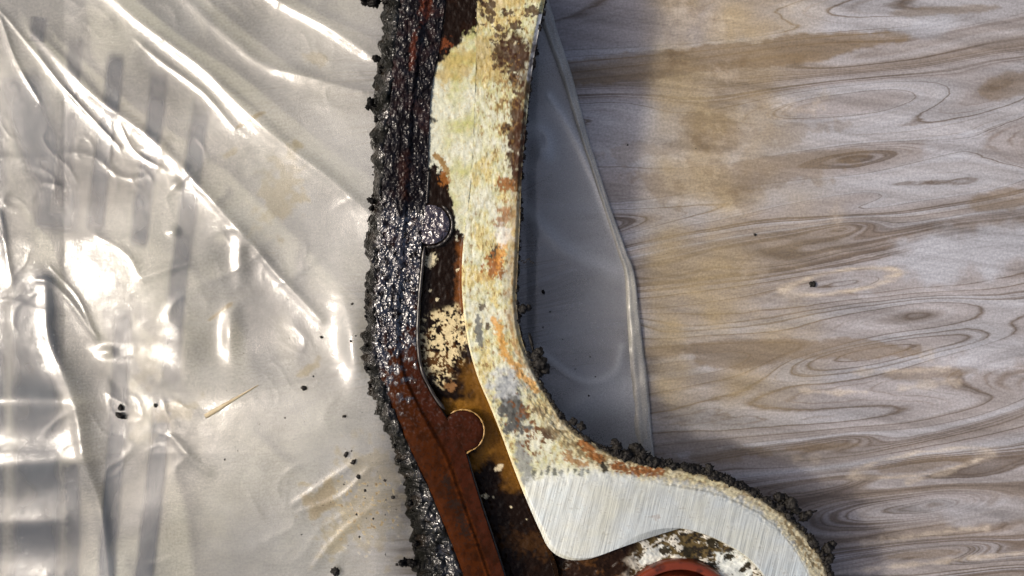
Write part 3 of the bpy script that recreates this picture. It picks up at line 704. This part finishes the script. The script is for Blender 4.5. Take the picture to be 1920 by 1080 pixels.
def gasket_attrs(px, py, T):
    n1 = fbm(px / 50, py / 60, 4, 21); n2 = fbm(px / 14, py / 18, 4, 22, 0.6); n3 = fbm(px / 5, py / 6, 3, 23)
    c = np.broadcast_to(np.array((0.040, 0.0105, 0.0024)), px.shape + (3,)).copy()
    c = mixc(c, ss(0.60, 0.72, T), (0.034, 0.009, 0.004))
    c = mixc(c, ss(0.50, 0.58, T) * ss(0.70, 0.62, T) * ss(830, 900, py), (0.085, 0.022, 0.005))
    c = mixc(c, ss(-0.1, 0.5, n2) * 0.65, (0.018, 0.0055, 0.002)); c = mixc(c, ss(0.2, 0.6, n1) * 0.5, (0.014, 0.005, 0.002))
    c = mixc(c, 0.8 * np.maximum(blob(px, py, 838, 905, 7, 14, -20, 1.2, 6, 4, 0.5), np.maximum(blob(px, py, 852, 945, 12, 9, 0, 1.2, 6, 5, 0.5), blob(px, py, 868, 985, 8, 22, -20, 1.3, 6, 6, 0.5))), (0.015, 0.010, 0.008))
    c = mixc(c, 0.6 * ss(0.45, 0.6, n3) * ss(800, 860, py), (0.02, 0.010, 0.007))
    # crust covering the top three quarters
    lim = 740 - 110 * T
    cov = ss(-40, 40, lim - py + 70 * n2)
    streak = (ss(14, 4, np.abs(px - 757 + 6 * n2)) * ss(275, 300, py) * ss(385, 360, py)) * 0.35
    cov = cov * (1 - streak)
    dark = mixc(np.broadcast_to(np.array((0.006, 0.005, 0.006)), px.shape + (3,)).copy(), ss(0.0, 0.6, n1), (0.018, 0.010, 0.010))
    c = c * (1 - cov[..., None]) + dark * cov[..., None]
    c = mixc(c, np.maximum(blob(px, py, 800, 5, 10, 30, 10, 0.6, 16, 4, 0.6), blob(px, py, 775, 95, 5, 30, 5, 0.6, 12, 5, 0.6)) * 0.8, (0.085, 0.022, 0.010))
    wet = cov * (0.60 + 0.45 * ss(350, 420, py)) * (0.88 + 0.3 * n1)
    wet = wet * (1 - 0.88 * ss(130, 80, py + 30 * n2) * ss(0.22, 0.42, T)) * (1 - 0.5 * streak)
    wet = np.maximum(wet, 0.42 * ss(860, 700, py) * (0.7 + n2)); wet = np.maximum(wet, 0.10)
    glint = cov * ss(350, 430, py + 40 * n1) * np.clip(0.85 + 0.9 * n2, 0.1, 1) + 0.12 * cov * (1 + 2 * n2) + 0.30 * ss(880, 720, py) * (1 - cov) * ss(0.2, 0.5, n3)
    glint = np.clip(glint * (1 - 0.6 * streak), 0, 1)
    rough = 0.13 + 0.10 * glint + 0.24 * (1 - cov)
    return {'glint': glint, 'col': np.clip(c, 0, 1), 'wet': np.clip(wet, 0, 1), 'rough': rough}
def gasket_z(px, py, T):
    prof = 6 * np.sqrt(np.clip(1 - np.clip(1 - 2 * T, 0, 1) ** 4, 0, 1)) + 5 * ss(0.0, 0.12, T) * ss(0.66, 0.55, T)
    cr = ss(740, 640, py + 110 * (T - 0.3))
    return H + S * (prof - 3 + cr * (2.2 * fbm(px / 10, py / 10, 3, 71) + 1.5 * fbm(px / 4.5, py / 4.5, 2, 72)) + 0.7 * fbm(px / 20, py / 20, 2, 73))

ICO = {}
for _sub in (2, 3):
    import bmesh
    _bm = bmesh.new(); bmesh.ops.create_icosphere(_bm, subdivisions=_sub, radius=1)
    ICO[_sub] = (np.array([q.co[:] for q in _bm.verts]), np.array([[w.index for w in q.verts] for q in _bm.faces]))
    _bm.free()
def crumb_mesh(px, py, z, r, seed, sq=(1, 1, 0.7), rot=0.0):
    """one broken lump of dried grease (rough, faceted)"""
    v, f = ICO[3 if r > 5.5 else 2]
    d = 1 + 0.55 * fbm(v[:, 0] * 1.3 + seed, v[:, 1] * 1.3 + v[:, 2] * 2.1, 3, seed) + 0.4 * fbm(v[:, 0] * 3 + v[:, 2] * 2, v[:, 1] * 3 - v[:, 2], 2, seed + 5)
    v = v * np.clip(d, 0.4, 1.8)[:, None] * np.array(sq)
    c, s_ = math.cos(rot), math.sin(rot)
    v = np.stack([v[:, 0] * c - v[:, 1] * s_, v[:, 0] * s_ + v[:, 1] * c, v[:, 2]], 1) * r * S
    x, y = W(px, py, z)
    return v + np.array([x, y, z]), f

def build_cover():
    root = bpy.data.objects.new('engine_cover', None)
    COL.objects.link(root)
    tag(root, 'grimy cast aluminium engine cover with brown rubber gasket, lying on plastic sheet', 'engine cover')
    m_cast = mat_painted('cast_aluminium', 0.2, 0.32)
    m_var = mat_painted('varnished_channel', 0.10, 0.08)
    m_gr = mat_grease('gasket_rubber')
    m_crust = mat_grease('grease_crust')
    # flange
    cols = [(0, -90), (0, -40), (0, -18), (0, -8), (0, -2)] + [(t, 0) for t in np.linspace(0, 1, 150)] + [(1, -6), (1, -22), (0.8, -30), (0.62, -40), (0.62, -120), (0.62, -262)]
    strip('flange', FL_IN, FL_OUT, cols, m_cast, root, flange_z, flange_paint, 900)
    # channel: from under the gasket to the flange
    chn_r = FL_IN[:18] + [(1046, 1080), (1052, 1160), (1060, 1270)]
    cA = catmull(GK_R, 400); cB = catmull(chn_r, 400)
    cA = cA + np.array([-10, 0])
    idx = np.linspace(0, 399, 60).astype(int)
    strip('channel', cA[idx], cB[idx] + np.array([2, 0]), [(t, 0) for t in np.linspace(0, 1, 80)], m_var, root, channel_z, channel_paint, 700)
    # body under the gasket: inner rail and outer wall down to the sheet
    def rail_p(px, py, T):
        k = np.ones(px.shape)
        return {'col': k[..., None] * np.array((0.10, 0.085, 0.065)), 'rough': 0.6 * k, 'bare': 0 * k}
    cols = [(0, -258), (0, -120), (0, -30), (0, -12)] + [(t, -12) for t in np.linspace(0.05, 0.95, 10)] + [(1, -12), (1, -40)]
    strip('rail', [(p[0] + 8, p[1]) for p in GK_L], GK_R, cols, m_cast, root, lambda a, b, t: np.full(a.shape, H), rail_p, 200)
    # gasket
    cols = [(0, -14), (0, -7)] + [(t, 0) for t in np.linspace(0, 1, 84)] + [(1, -7), (1, -14)]
    gk = strip('gasket', GK_L, GK_R, cols, m_gr, root, gasket_z, gasket_attrs, 900)
    # locating tabs of the gasket
    for cx, cy, r, ax, ay in ((806, 421, 37, 770, 421), (868, 808, 38, 835, 815)):
        nr, na = 26, 96
        rr = np.concatenate([np.linspace(0, 1, nr - 2), [1.0, 1.0]]); th = np.linspace(0, 2 * math.pi, na, endpoint=False)
        qx = cx + r * rr[:, None] * np.cos(th) ; qy = cy + r * rr[:, None] * np.sin(th)
        gr = catmull(GK_R, 300); gl_ = catmull(GK_L, 300)
        xr_ = np.interp(qy, gr[:, 1], gr[:, 0]); xl_ = np.interp(qy, gl_[:, 1], gl_[:, 0])
        TT = np.clip((qx - xl_) / (xr_ - xl_), 0, 1)
        at = gasket_attrs(qx, qy, TT)
        if cy < 600: at['wet'] = np.maximum(at['wet'], 0.95); at['glint'] = np.full(qx.shape, 0.9); at['col'] = mixc(at['col'], np.full(qx.shape, 0.6), (0.045, 0.025, 0.028))
        else: at['wet'] = at['wet'] * 0.8
        cr = 1.0 if cy < 600 else 0.2
        zz = H + S * (3.4 - 1.5 * ss(0.85, 1.0, rr)[:, None] - 9 * ss(-1, -7, qx - xr_) + cr * 1.8 * fbm(qx / 8, qy / 8, 3, 75))
        zz[-2] -= 5 * S; zz[-1] -= 14 * S
        X, Y = W(qx, qy, H)
        make('locating_tab', np.stack([X, Y, zz], -1).reshape(-1, 3), grid_faces(nr, na, True)[:, ::-1], m_gr, gk,
             {k: v.reshape(-1, 3) if v.ndim == 3 else v.ravel() for k, v in at.items()})
    # thin dark rim of the groove beside the gasket, and pocket round the upper tab
    m_rim = NT('groove_rim')
    m_rim = m_rim.done(m_rim.bsdf(Base_Color=(0.02, 0.016, 0.012), Roughness=0.28, Specular_IOR_Level=0.6))
    m_rim2 = NT('amber_rim')
    m_rim2 = m_rim2.done(m_rim2.bsdf(Base_Color=(0.34, 0.20, 0.06), Roughness=0.35))
    def tube(name, P, r, z, mat, parent, n=160, k=10, jit=0.3):
        c = even(P, n); tg = np.gradient(c, axis=0); tg /= np.linalg.norm(tg, axis=1)[:, None]
        nr = np.stack([-tg[:, 1], tg[:, 0]], 1); th = np.linspace(0, 2 * math.pi, k, endpoint=False)
        rr = r * (1 + jit * noise2(np.arange(n) / 9.0, np.zeros(n), 3))[:, None] * np.clip(np.minimum(np.arange(n), np.arange(n)[::-1]) / 5 + 0.15, 0, 1)[:, None]
        qx = c[:, None, 0] + nr[:, None, 0] * rr * np.cos(th); qy = c[:, None, 1] + nr[:, None, 1] * rr * np.cos(th)
        zz = z + rr * np.sin(th) * S
        X, Y = W(qx, qy, z)
        return make(name, np.stack([X, Y, zz], -1).reshape(-1, 3), grid_faces(n, k, True), mat, parent)
    tube('groove_rim', [(804, 320), (800, 382)], 2.6, H + 1 * S, m_rim, root)
    tube('groove_rim', [(796, 462), (790, 520), (785, 580), (784, 640), (791, 692), (812, 738), (834, 768)], 3.6, H + 1 * S, m_rim, root)
    tube('groove_rim', [(806 + 42 * math.cos(a), 421 + 42 * math.sin(a)) for a in np.linspace(-1.0, 1.75, 14)], 2.6, H + 0.5 * S, m_rim, root)
    tube('groove_rim', [(868 + 40 * math.cos(a), 808 + 40 * math.sin(a)) for a in np.linspace(-2.2, 1.25, 14)] + [(874, 851)], 1.3, H + 0.5 * S, m_rim2, root, jit=0.9)
    tube('groove_rim', [(876, 852), (887, 893), (907, 956), (927, 1016), (948, 1084)], 1.8, H - 2 * S, m_rim, root)
    # pitted floor of the well inside the lobe
    wy = np.linspace(985, 1270, 170); wu = np.linspace(0, 1, 300)
    fo = catmull(FL_OUT, 300)[170:]
    wr = np.interp(wy, fo[:, 1], fo[:, 0]) - 22
    qx = 1014 + (wr[:, None] - 1014) * wu; qy = np.broadcast_to(wy[:, None], qx.shape)
    n1 = fbm(qx / 30, qy / 22, 4, 81); n2 = fbm(qx / 11, qy / 9, 4, 82, 0.6)
    c = np.broadcast_to(np.array((0.018, 0.009, 0.005)), qx.shape + (3,)).copy()
    c = mixc(c, ss(0.3, 0.7, n1 + 0.5 * n2), (0.06, 0.026, 0.008))
    mot = ss(1165, 1225, qx + 20 * n1)
    c = mixc(c, mot * 0.9, (0.11, 0.080, 0.034))
    c = mixc(c, mot * ss(0.22, 0.36, n1 + 0.7 * n2 + 0.25 * ss(1030, 1050, qy) + 0.45 * ss(1330, 1400, qx)), (0.60, 0.58, 0.50))
    c = mixc(c, mot * ss(0.25, 0.36, n2 - 0.6 * n1), (0.025, 0.02, 0.014))
    c = mixc(c, blob(qx, qy, 1225, 1042, 28, 14, -25, 0.5, 12, 4, 0.15), (0.66, 0.68, 0.62))
    c = mixc(c, blob(qx, qy, 1375, 1060, 34, 26, 20, 0.6, 14, 5, 0.2) * 0.85, (0.66, 0.70, 0.66))
    for cx, cy, r in ((1334, 1062, 8), (1366, 1044, 7), (1334, 1018, 9), (1290, 1034, 9), (1246, 1032, 8), (1402, 1060, 6), (1393, 1068, 5)):
        c = mixc(c, blob(qx, qy, cx, cy, r * 1.3, r, 0, 0.7, 7, int(cx) % 9, 0.15), (0.03, 0.025, 0.015))
    z = HZ(qx) - 34 * S - 14 * S * ss(1080, 1020, qx) + S * (4 * n1 + 1.2 * n2)
    X, Y = W(qx, qy, z)
    rr_ = np.hypot(qx - 1270, qy - 1179)
    z = z - 70 * S * ss(127, 119, rr_); c = mixc(c, ss(128, 124, rr_), (0.012, 0.007, 0.004))
    make('well_floor', np.stack([X, Y, z], -1).reshape(-1, 3), grid_faces(*qx.shape)[:, ::-1], m_var, root, {'col': np.clip(c, 0, 1).reshape(-1, 3), 'rough': (0.45 - 0.15 * (1 - mot)).ravel(), 'bare': np.zeros(qx.size)})
    # round rubber seal in the well
    prof = [(128, -36), (127.5, -22), (124, -14), (117, -12), (111, -15), (108, -28), (106, -52), (101, -54), (99, -40), (97, -26), (93, -21), (86, -20), (80, -24), (76, -40), (74, -80)]
    pr = catmull(prof, 70); th = np.linspace(0, 2 * math.pi, 160, endpoint=False)
    zr = HZ(1270) - 16 * S
    cx, cy = W(1270, 1179, zr)
    kk = (D + H - zr) / D
    X = cx + pr[:, None, 0] * S * kk * np.cos(th); Y = cy + pr[:, None, 0] * S * kk * np.sin(th)
    Z = HZ(1270 + pr[:, None, 0] * np.cos(th)) + pr[:, None, 1] * S
    ms = NT('orange_rubber'); oo = ms.obj(); nz = ms.noise(oo, 300, 4, 0.6)
    ms = ms.done(ms.bsdf(Base_Color=ms.mix(ms.rmap(nz, 0.48, 0.62), (0.16, 0.030, 0.011), (0.035, 0.010, 0.006)), Roughness=0.28, Specular_IOR_Level=0.5, Normal=ms.bump(ms.noise(oo, 1500, 3), 0.2, 0.0001)))
    tag(make('seal_ring', np.stack([X, Y, Z], -1).reshape(-1, 3), grid_faces(70, 160, True)[:, ::-1], ms, root), 'orange round rubber seal')
    # black crust along the left side
    def crust_attr(px, py, T):
        n1 = fbm(px / 30, py / 30, 3, 91)
        c = mixc(np.broadcast_to(np.array((0.006, 0.006, 0.005)), px.shape + (3,)).copy(), ss(0.1, 0.6, n1), (0.014, 0.011, 0.008))
        return {'col': c, 'wet': np.clip(0.85 + 0.3 * n1, 0, 1), 'rough': np.full(px.shape, 0.13), 'glint': np.clip(0.30 + 0.6 * n1 + 0.15 * ss(850, 950, py), 0.05, 0.6) * ss(0.12, 0.6, T)}
    n = 1000
    a = catmull(CR_L, n); b = catmull(GK_L, n)
    jag = 9 * fbm(np.arange(n) / 14.0, np.zeros(n), 4, 33, 0.5) + 1.2 * fbm(np.arange(n) / 5.0, np.ones(n), 2, 34)
    a[:, 0] += jag; a[:, 1] += 3 * fbm(np.arange(n) / 9.0, np.ones(n) * 3, 3, 35)
    b = b + np.array([16, 0]) + np.stack([9 * fbm(np.arange(n) / 22.0, np.ones(n) * 5, 3, 36) * (a[:, 1] < 760), np.zeros(n)], 1)
    b[:, 0] -= np.interp(a[:, 1], [690, 780], [0, 10])
    def crust_z(px, py, T):
        up = np.interp(py, [0, 700, 850, 1000], [8, 6, 2, -4])
        prof = -34 * (1 - T) ** 3 + up * np.sin(np.pi * np.clip(T, 0, 1)) - 5 * ss(0.85, 1, T)
        return H + S * (prof + (6 * fbm(px / 22, py / 22, 2, 37) + 1.2 * np.abs(fbm(px / 9, py / 9, 2, 38))) * ss(1.0, 0.7, T) * ss(-0.05, 0.3, T))
    cols = [(0, -150), (0, -60), (0, -20)] + [(t, 0) for t in np.linspace(0, 1, 50)]
    tag(strip('grease_crust', a[::1], b[::1], cols, m_crust, root, crust_z, crust_attr, n), 'thick wet black crust along the gasket side', kind='stuff')
    # crust and crumbs stuck along the outer wall on the right side
    V = []; F = []; off = 0
    def add(px, py, z, r, sd, sq=(1, 1, .7), rot=0.0):
        nonlocal off
        v, f = crumb_mesh(px, py, z, r, sd, sq, rot); V.append(v); F.append(f + off); off += len(v)
    oe = even(FL_OUT, 420)
    for i, (qx_, qy_) in enumerate(oe):
        if qy_ > 1180: continue
        dens = np.interp(qy_, [0, 300, 450, 600, 1200], [0.5, 0.8, 0.9, 1.0, 1.0])
        if qx_ > 1180: dens = 1.0
        if random.random() > dens: continue
        tg = oe[min(i + 1, 419)] - oe[max(i - 1, 0)]; tg /= np.linalg.norm(tg); nx_, ny_ = tg[1], -tg[0]
        big = 1.0 + (0.7 if qx_ > 1130 and qx_ < 1420 else 0) + (0.4 if qx_ > 1420 else 0)
        for q in range(3 if big > 1 else 2):
            r = (1.0 + 4.2 * random.random() ** 2.2) * big * (1.35 if random.random() < 0.1 else 1)
            o_ = random.uniform(-3.5, 1.5) + random.uniform(-2, 7) * (big - 1)
            add(qx_ + nx_ * o_, qy_ + ny_ * o_, float(HZ(qx_)) - random.uniform(8, 20) * S, r, random.uniform(0, 90), (1, 1, 0.8), random.uniform(0, 6))
    for qx_, qy_, r in ((1001, 98, 8), (1002, 88, 5), (984, 212, 4), (980, 580, 8), (990, 577, 6), (1005, 668, 11), (1014, 682, 12), (1022, 692, 9), (1012, 660, 8), (1008, 700, 9), (1152, 830, 7), (1158, 838, 8), (1186, 838, 8),
                        (1196, 842, 10), (1204, 852, 9), (1190, 850, 8), (1470, 938, 12), (1482, 944, 13), (1460, 932, 10), (1492, 955, 9), (1508, 968, 10), (1518, 963, 6), (1552, 1030, 10), (1560, 1022, 8), (1556, 1046, 9), (1090, 800, 8), (1075, 790, 7), (1330, 878, 8)):
        add(qx_, qy_, float(HZ(qx_)) - random.uniform(6, 20) * S, r, random.uniform(0, 90), (1, 0.9, 0.7), random.uniform(0, 6))
    add(996, 640, H - 10 * S, 16, 3.0, (0.16, 1, 0.2), 0.25); add(1524, 960, float(HZ(1524)) - 12 * S, 9, 8.0, (1, 0.25, 0.3), 0.3)
    for i in range(7): add(979 + i * 3.4, 489 + 4 * math.sin(i * 1.3), H - 12 * S, 1.7, i, (1.5, 0.7, 0.7), 0.2 * i)
    Vc = np.vstack(V); Fc = np.vstack(F)
    m_dry = NT('dry_crust'); oo = m_dry.obj(); nz = m_dry.noise(oo, 1400, 4, 0.65)
    m_dry = m_dry.done(m_dry.bsdf(Base_Color=m_dry.ramp(nz, [(0.35, (0.010, 0.009, 0.008)), (0.62, (0.017, 0.015, 0.012)), (0.8, (0.05, 0.042, 0.03))]), Roughness=0.5, Specular_IOR_Level=0.2, Normal=m_dry.bump(nz, 0.8, 0.0004)))
    tag(make('dried_crust', Vc, Fc, m_dry, root, None, True), 'dry black crumbly crust along the outer edge', kind='stuff')
    # lumps hanging off the left side
    V.clear(); F.clear(); off = 0
    ce = even(CR_L, 300)
    for i, (qx_, qy_) in enumerate(ce):
        if -40 < qy_ < 1120 and random.random() < 0.16:
            add(qx_ + random.uniform(3, 10), qy_, H - random.uniform(4, 26) * S, random.uniform(2, 6) * random.choice((.6, 1, 1.4)), random.uniform(0, 90), (1, random.uniform(.5, 1), 0.8), random.uniform(0, 6))
    for qx_, qy_, r in ((690, 2, 11), (702, 4, 12), (680, -4, 8), (695, 192, 8), (690, 200, 6), (772, 1055, 9), (760, 1053, 7), (752, 1056, 6), (706, 110, 8)):
        add(qx_, qy_, H - random.uniform(10, 22) * S, r, random.uniform(0, 90), (1, 0.8, 0.7), random.uniform(0, 6))
    Vc = np.vstack(V)
    k = np.ones(len(Vc))
    tag(make('grease_lumps', Vc, np.vstack(F), m_crust, root, {'col': k[:, None] * np.array((0.007, 0.0065, 0.006)), 'wet': 0.8 * k, 'glint': 0.03 * k, 'rough': 0.2 * k}), 'wet black grease lumps on the left edge', kind='stuff')
    return root, m_dry

# ================================================================= loose crumbs
def build_crumbs(m_dry):
    items = [
        (228, 764, 6, (0.8, 1, .7), 'round black crumb on the plastic above the longer black crumb'), (229, 779, 9, (0.62, 1, .6), 'longest black crumb on the plastic at far left'),
        (571, 727, 5.5, (1, 1, .7), 'black crumb on the plastic right of the tan sliver'), (646, 780, 4, (1, .8, .7), 'small black crumb on the plastic below the bright oval glint'),
        (650, 851, 5, (1.2, .8, .7), 'upper of two close dark crumbs left of the gasket'), (663, 866, 6, (.8, 1.1, .7), 'lower of two close dark crumbs left of the gasket'),
        (672, 893, 4.5, (1, 1, .7), 'dark crumb on plastic just above the brown splatter'), (737, 932, 4, (1, 1, .7), 'tiny dark crumb beside the wet black crust at lower left'),
        (630, 1070, 9, (1, .9, .6), 'brown black crumb on plastic at the bottom edge'), (744, 1058, 3, (1, 1, .7), 'tiny crumb beside the lowest hanging lump of crust'),
        (603, 632, 3, (1, 1, .7), 'tiny dark speck between the two bright oval glints'), (1521, 533, 6, (1, 1, .6), 'square black crumb on the floor inside the pale ring'),
        (1019, 548, 5, (.6, 1, .6), 'black crumb on plastic right of the flange'), (292, 760, 4, (1.2, .8, .6), 'olive crumb right of the longest black crumb'),
        (1415, 440, 3, (1, 1, .6), 'tiny black speck on the tan sunlight painted on the floor'), (1088, 243, 3, (1, 1, .6), 'tiny dark speck by the plastic edge at upper middle')]
    for i, (px, py, r, sq, lab) in enumerate(items):
        zb = (float(sheet_z(np.array([[px]], float), np.array([[py]], float))[0, 0]) + 3.0) * S if px < 1230 else 0.0
        kf = (D + H) / D
        v, f = crumb_mesh(px, py, zb, 0.85 * r * (D + H - zb) / D, i * 3.7 + 1, sq, i * 1.1 if px != 1521 else 0)
        v[:, 2] += zb - v[:, 2].min() - 0.5 * S
        c = v.mean(0); c[2] = v[:, 2].min()
        o = make('grime_crumb', v - c, f, m_dry); o.location = c
        tag(o, lab, 'crumb', 'loose crumbs of dried grime')
    V = []; F = []; off = 0
    spots = [(random.gauss(680, 55), random.gauss(930, 60)) for _ in range(45)] + [(random.uniform(420, 700), random.uniform(560, 960)) for _ in range(22)] + [(random.uniform(1000, 1170), random.uniform(560, 800)) for _ in range(16)] \
        + [(random.uniform(1160, 1420), random.uniform(180, 480)) for _ in range(10)]
    for i, (px, py) in enumerate(spots):
        if px > 745 and px < 1000: continue
        zb = (float(sheet_z(np.array([[px]], float), np.array([[py]], float))[0, 0]) + 3.0) * S if px < 1160 else 0.0
        v, f = crumb_mesh(px, py, zb, 0.8 + 2.2 * random.random() ** 3, i * 1.7, (1, random.uniform(.5, 1), .6), i)
        V.append(v); F.append(f + off); off += len(v)
    tag(make('grit', np.vstack(V), np.vstack(F), m_dry), 'fine dark grit scattered over the plastic and floor', 'grit', None, 'stuff')
    # tan sliver on the plastic
    m = NT('tan_sliver'); oo = m.obj()
    m = m.done(m.bsdf(Base_Color=m.ramp(m.noise(m.mapping(oo, (400, 3000, 1), (0, 0, -0.54)), 1.0, 3), [(0.3, (0.30, 0.23, 0.12)), (0.7, (0.48, 0.41, 0.26))]), Roughness=0.5))
    P = np.array([(384, 781), (400, 772), (425, 757), (450, 742), (484, 722)]); w = np.array([4.2, 4.6, 3.4, 2.0, 0.5])
    c = even(np.column_stack([P, w]), 40)
    tg = np.gradient(c[:, :2], axis=0); tg /= np.linalg.norm(tg, axis=1)[:, None]; nr = np.stack([-tg[:, 1], tg[:, 0]], 1)
    th = np.linspace(0, 2 * math.pi, 10, endpoint=False)
    qx = c[:, None, 0] + nr[:, None, 0] * c[:, None, 2] * np.cos(th); qy = c[:, None, 1] + nr[:, None, 1] * c[:, None, 2] * np.cos(th)
    zc = sheet_z(c[:, 0:1], c[:, 1:2])[:, 0] + 5
    zz = (zc[:, None] + 0.45 * c[:, None, 2] * np.sin(th)) * S
    X, Y = W(qx, qy, zz)
    V = np.stack([X, Y, zz], -1).reshape(-1, 3); b = V[:10].mean(0)
    o = make('sliver', V - b, grid_faces(40, 10, True), m); o.location = b
    tag(o, 'tapered tan sliver lying on the plastic sheet', 'sliver')

build_floor()
build_sheet()
root, m_dry = build_cover()
build_crumbs(m_dry)
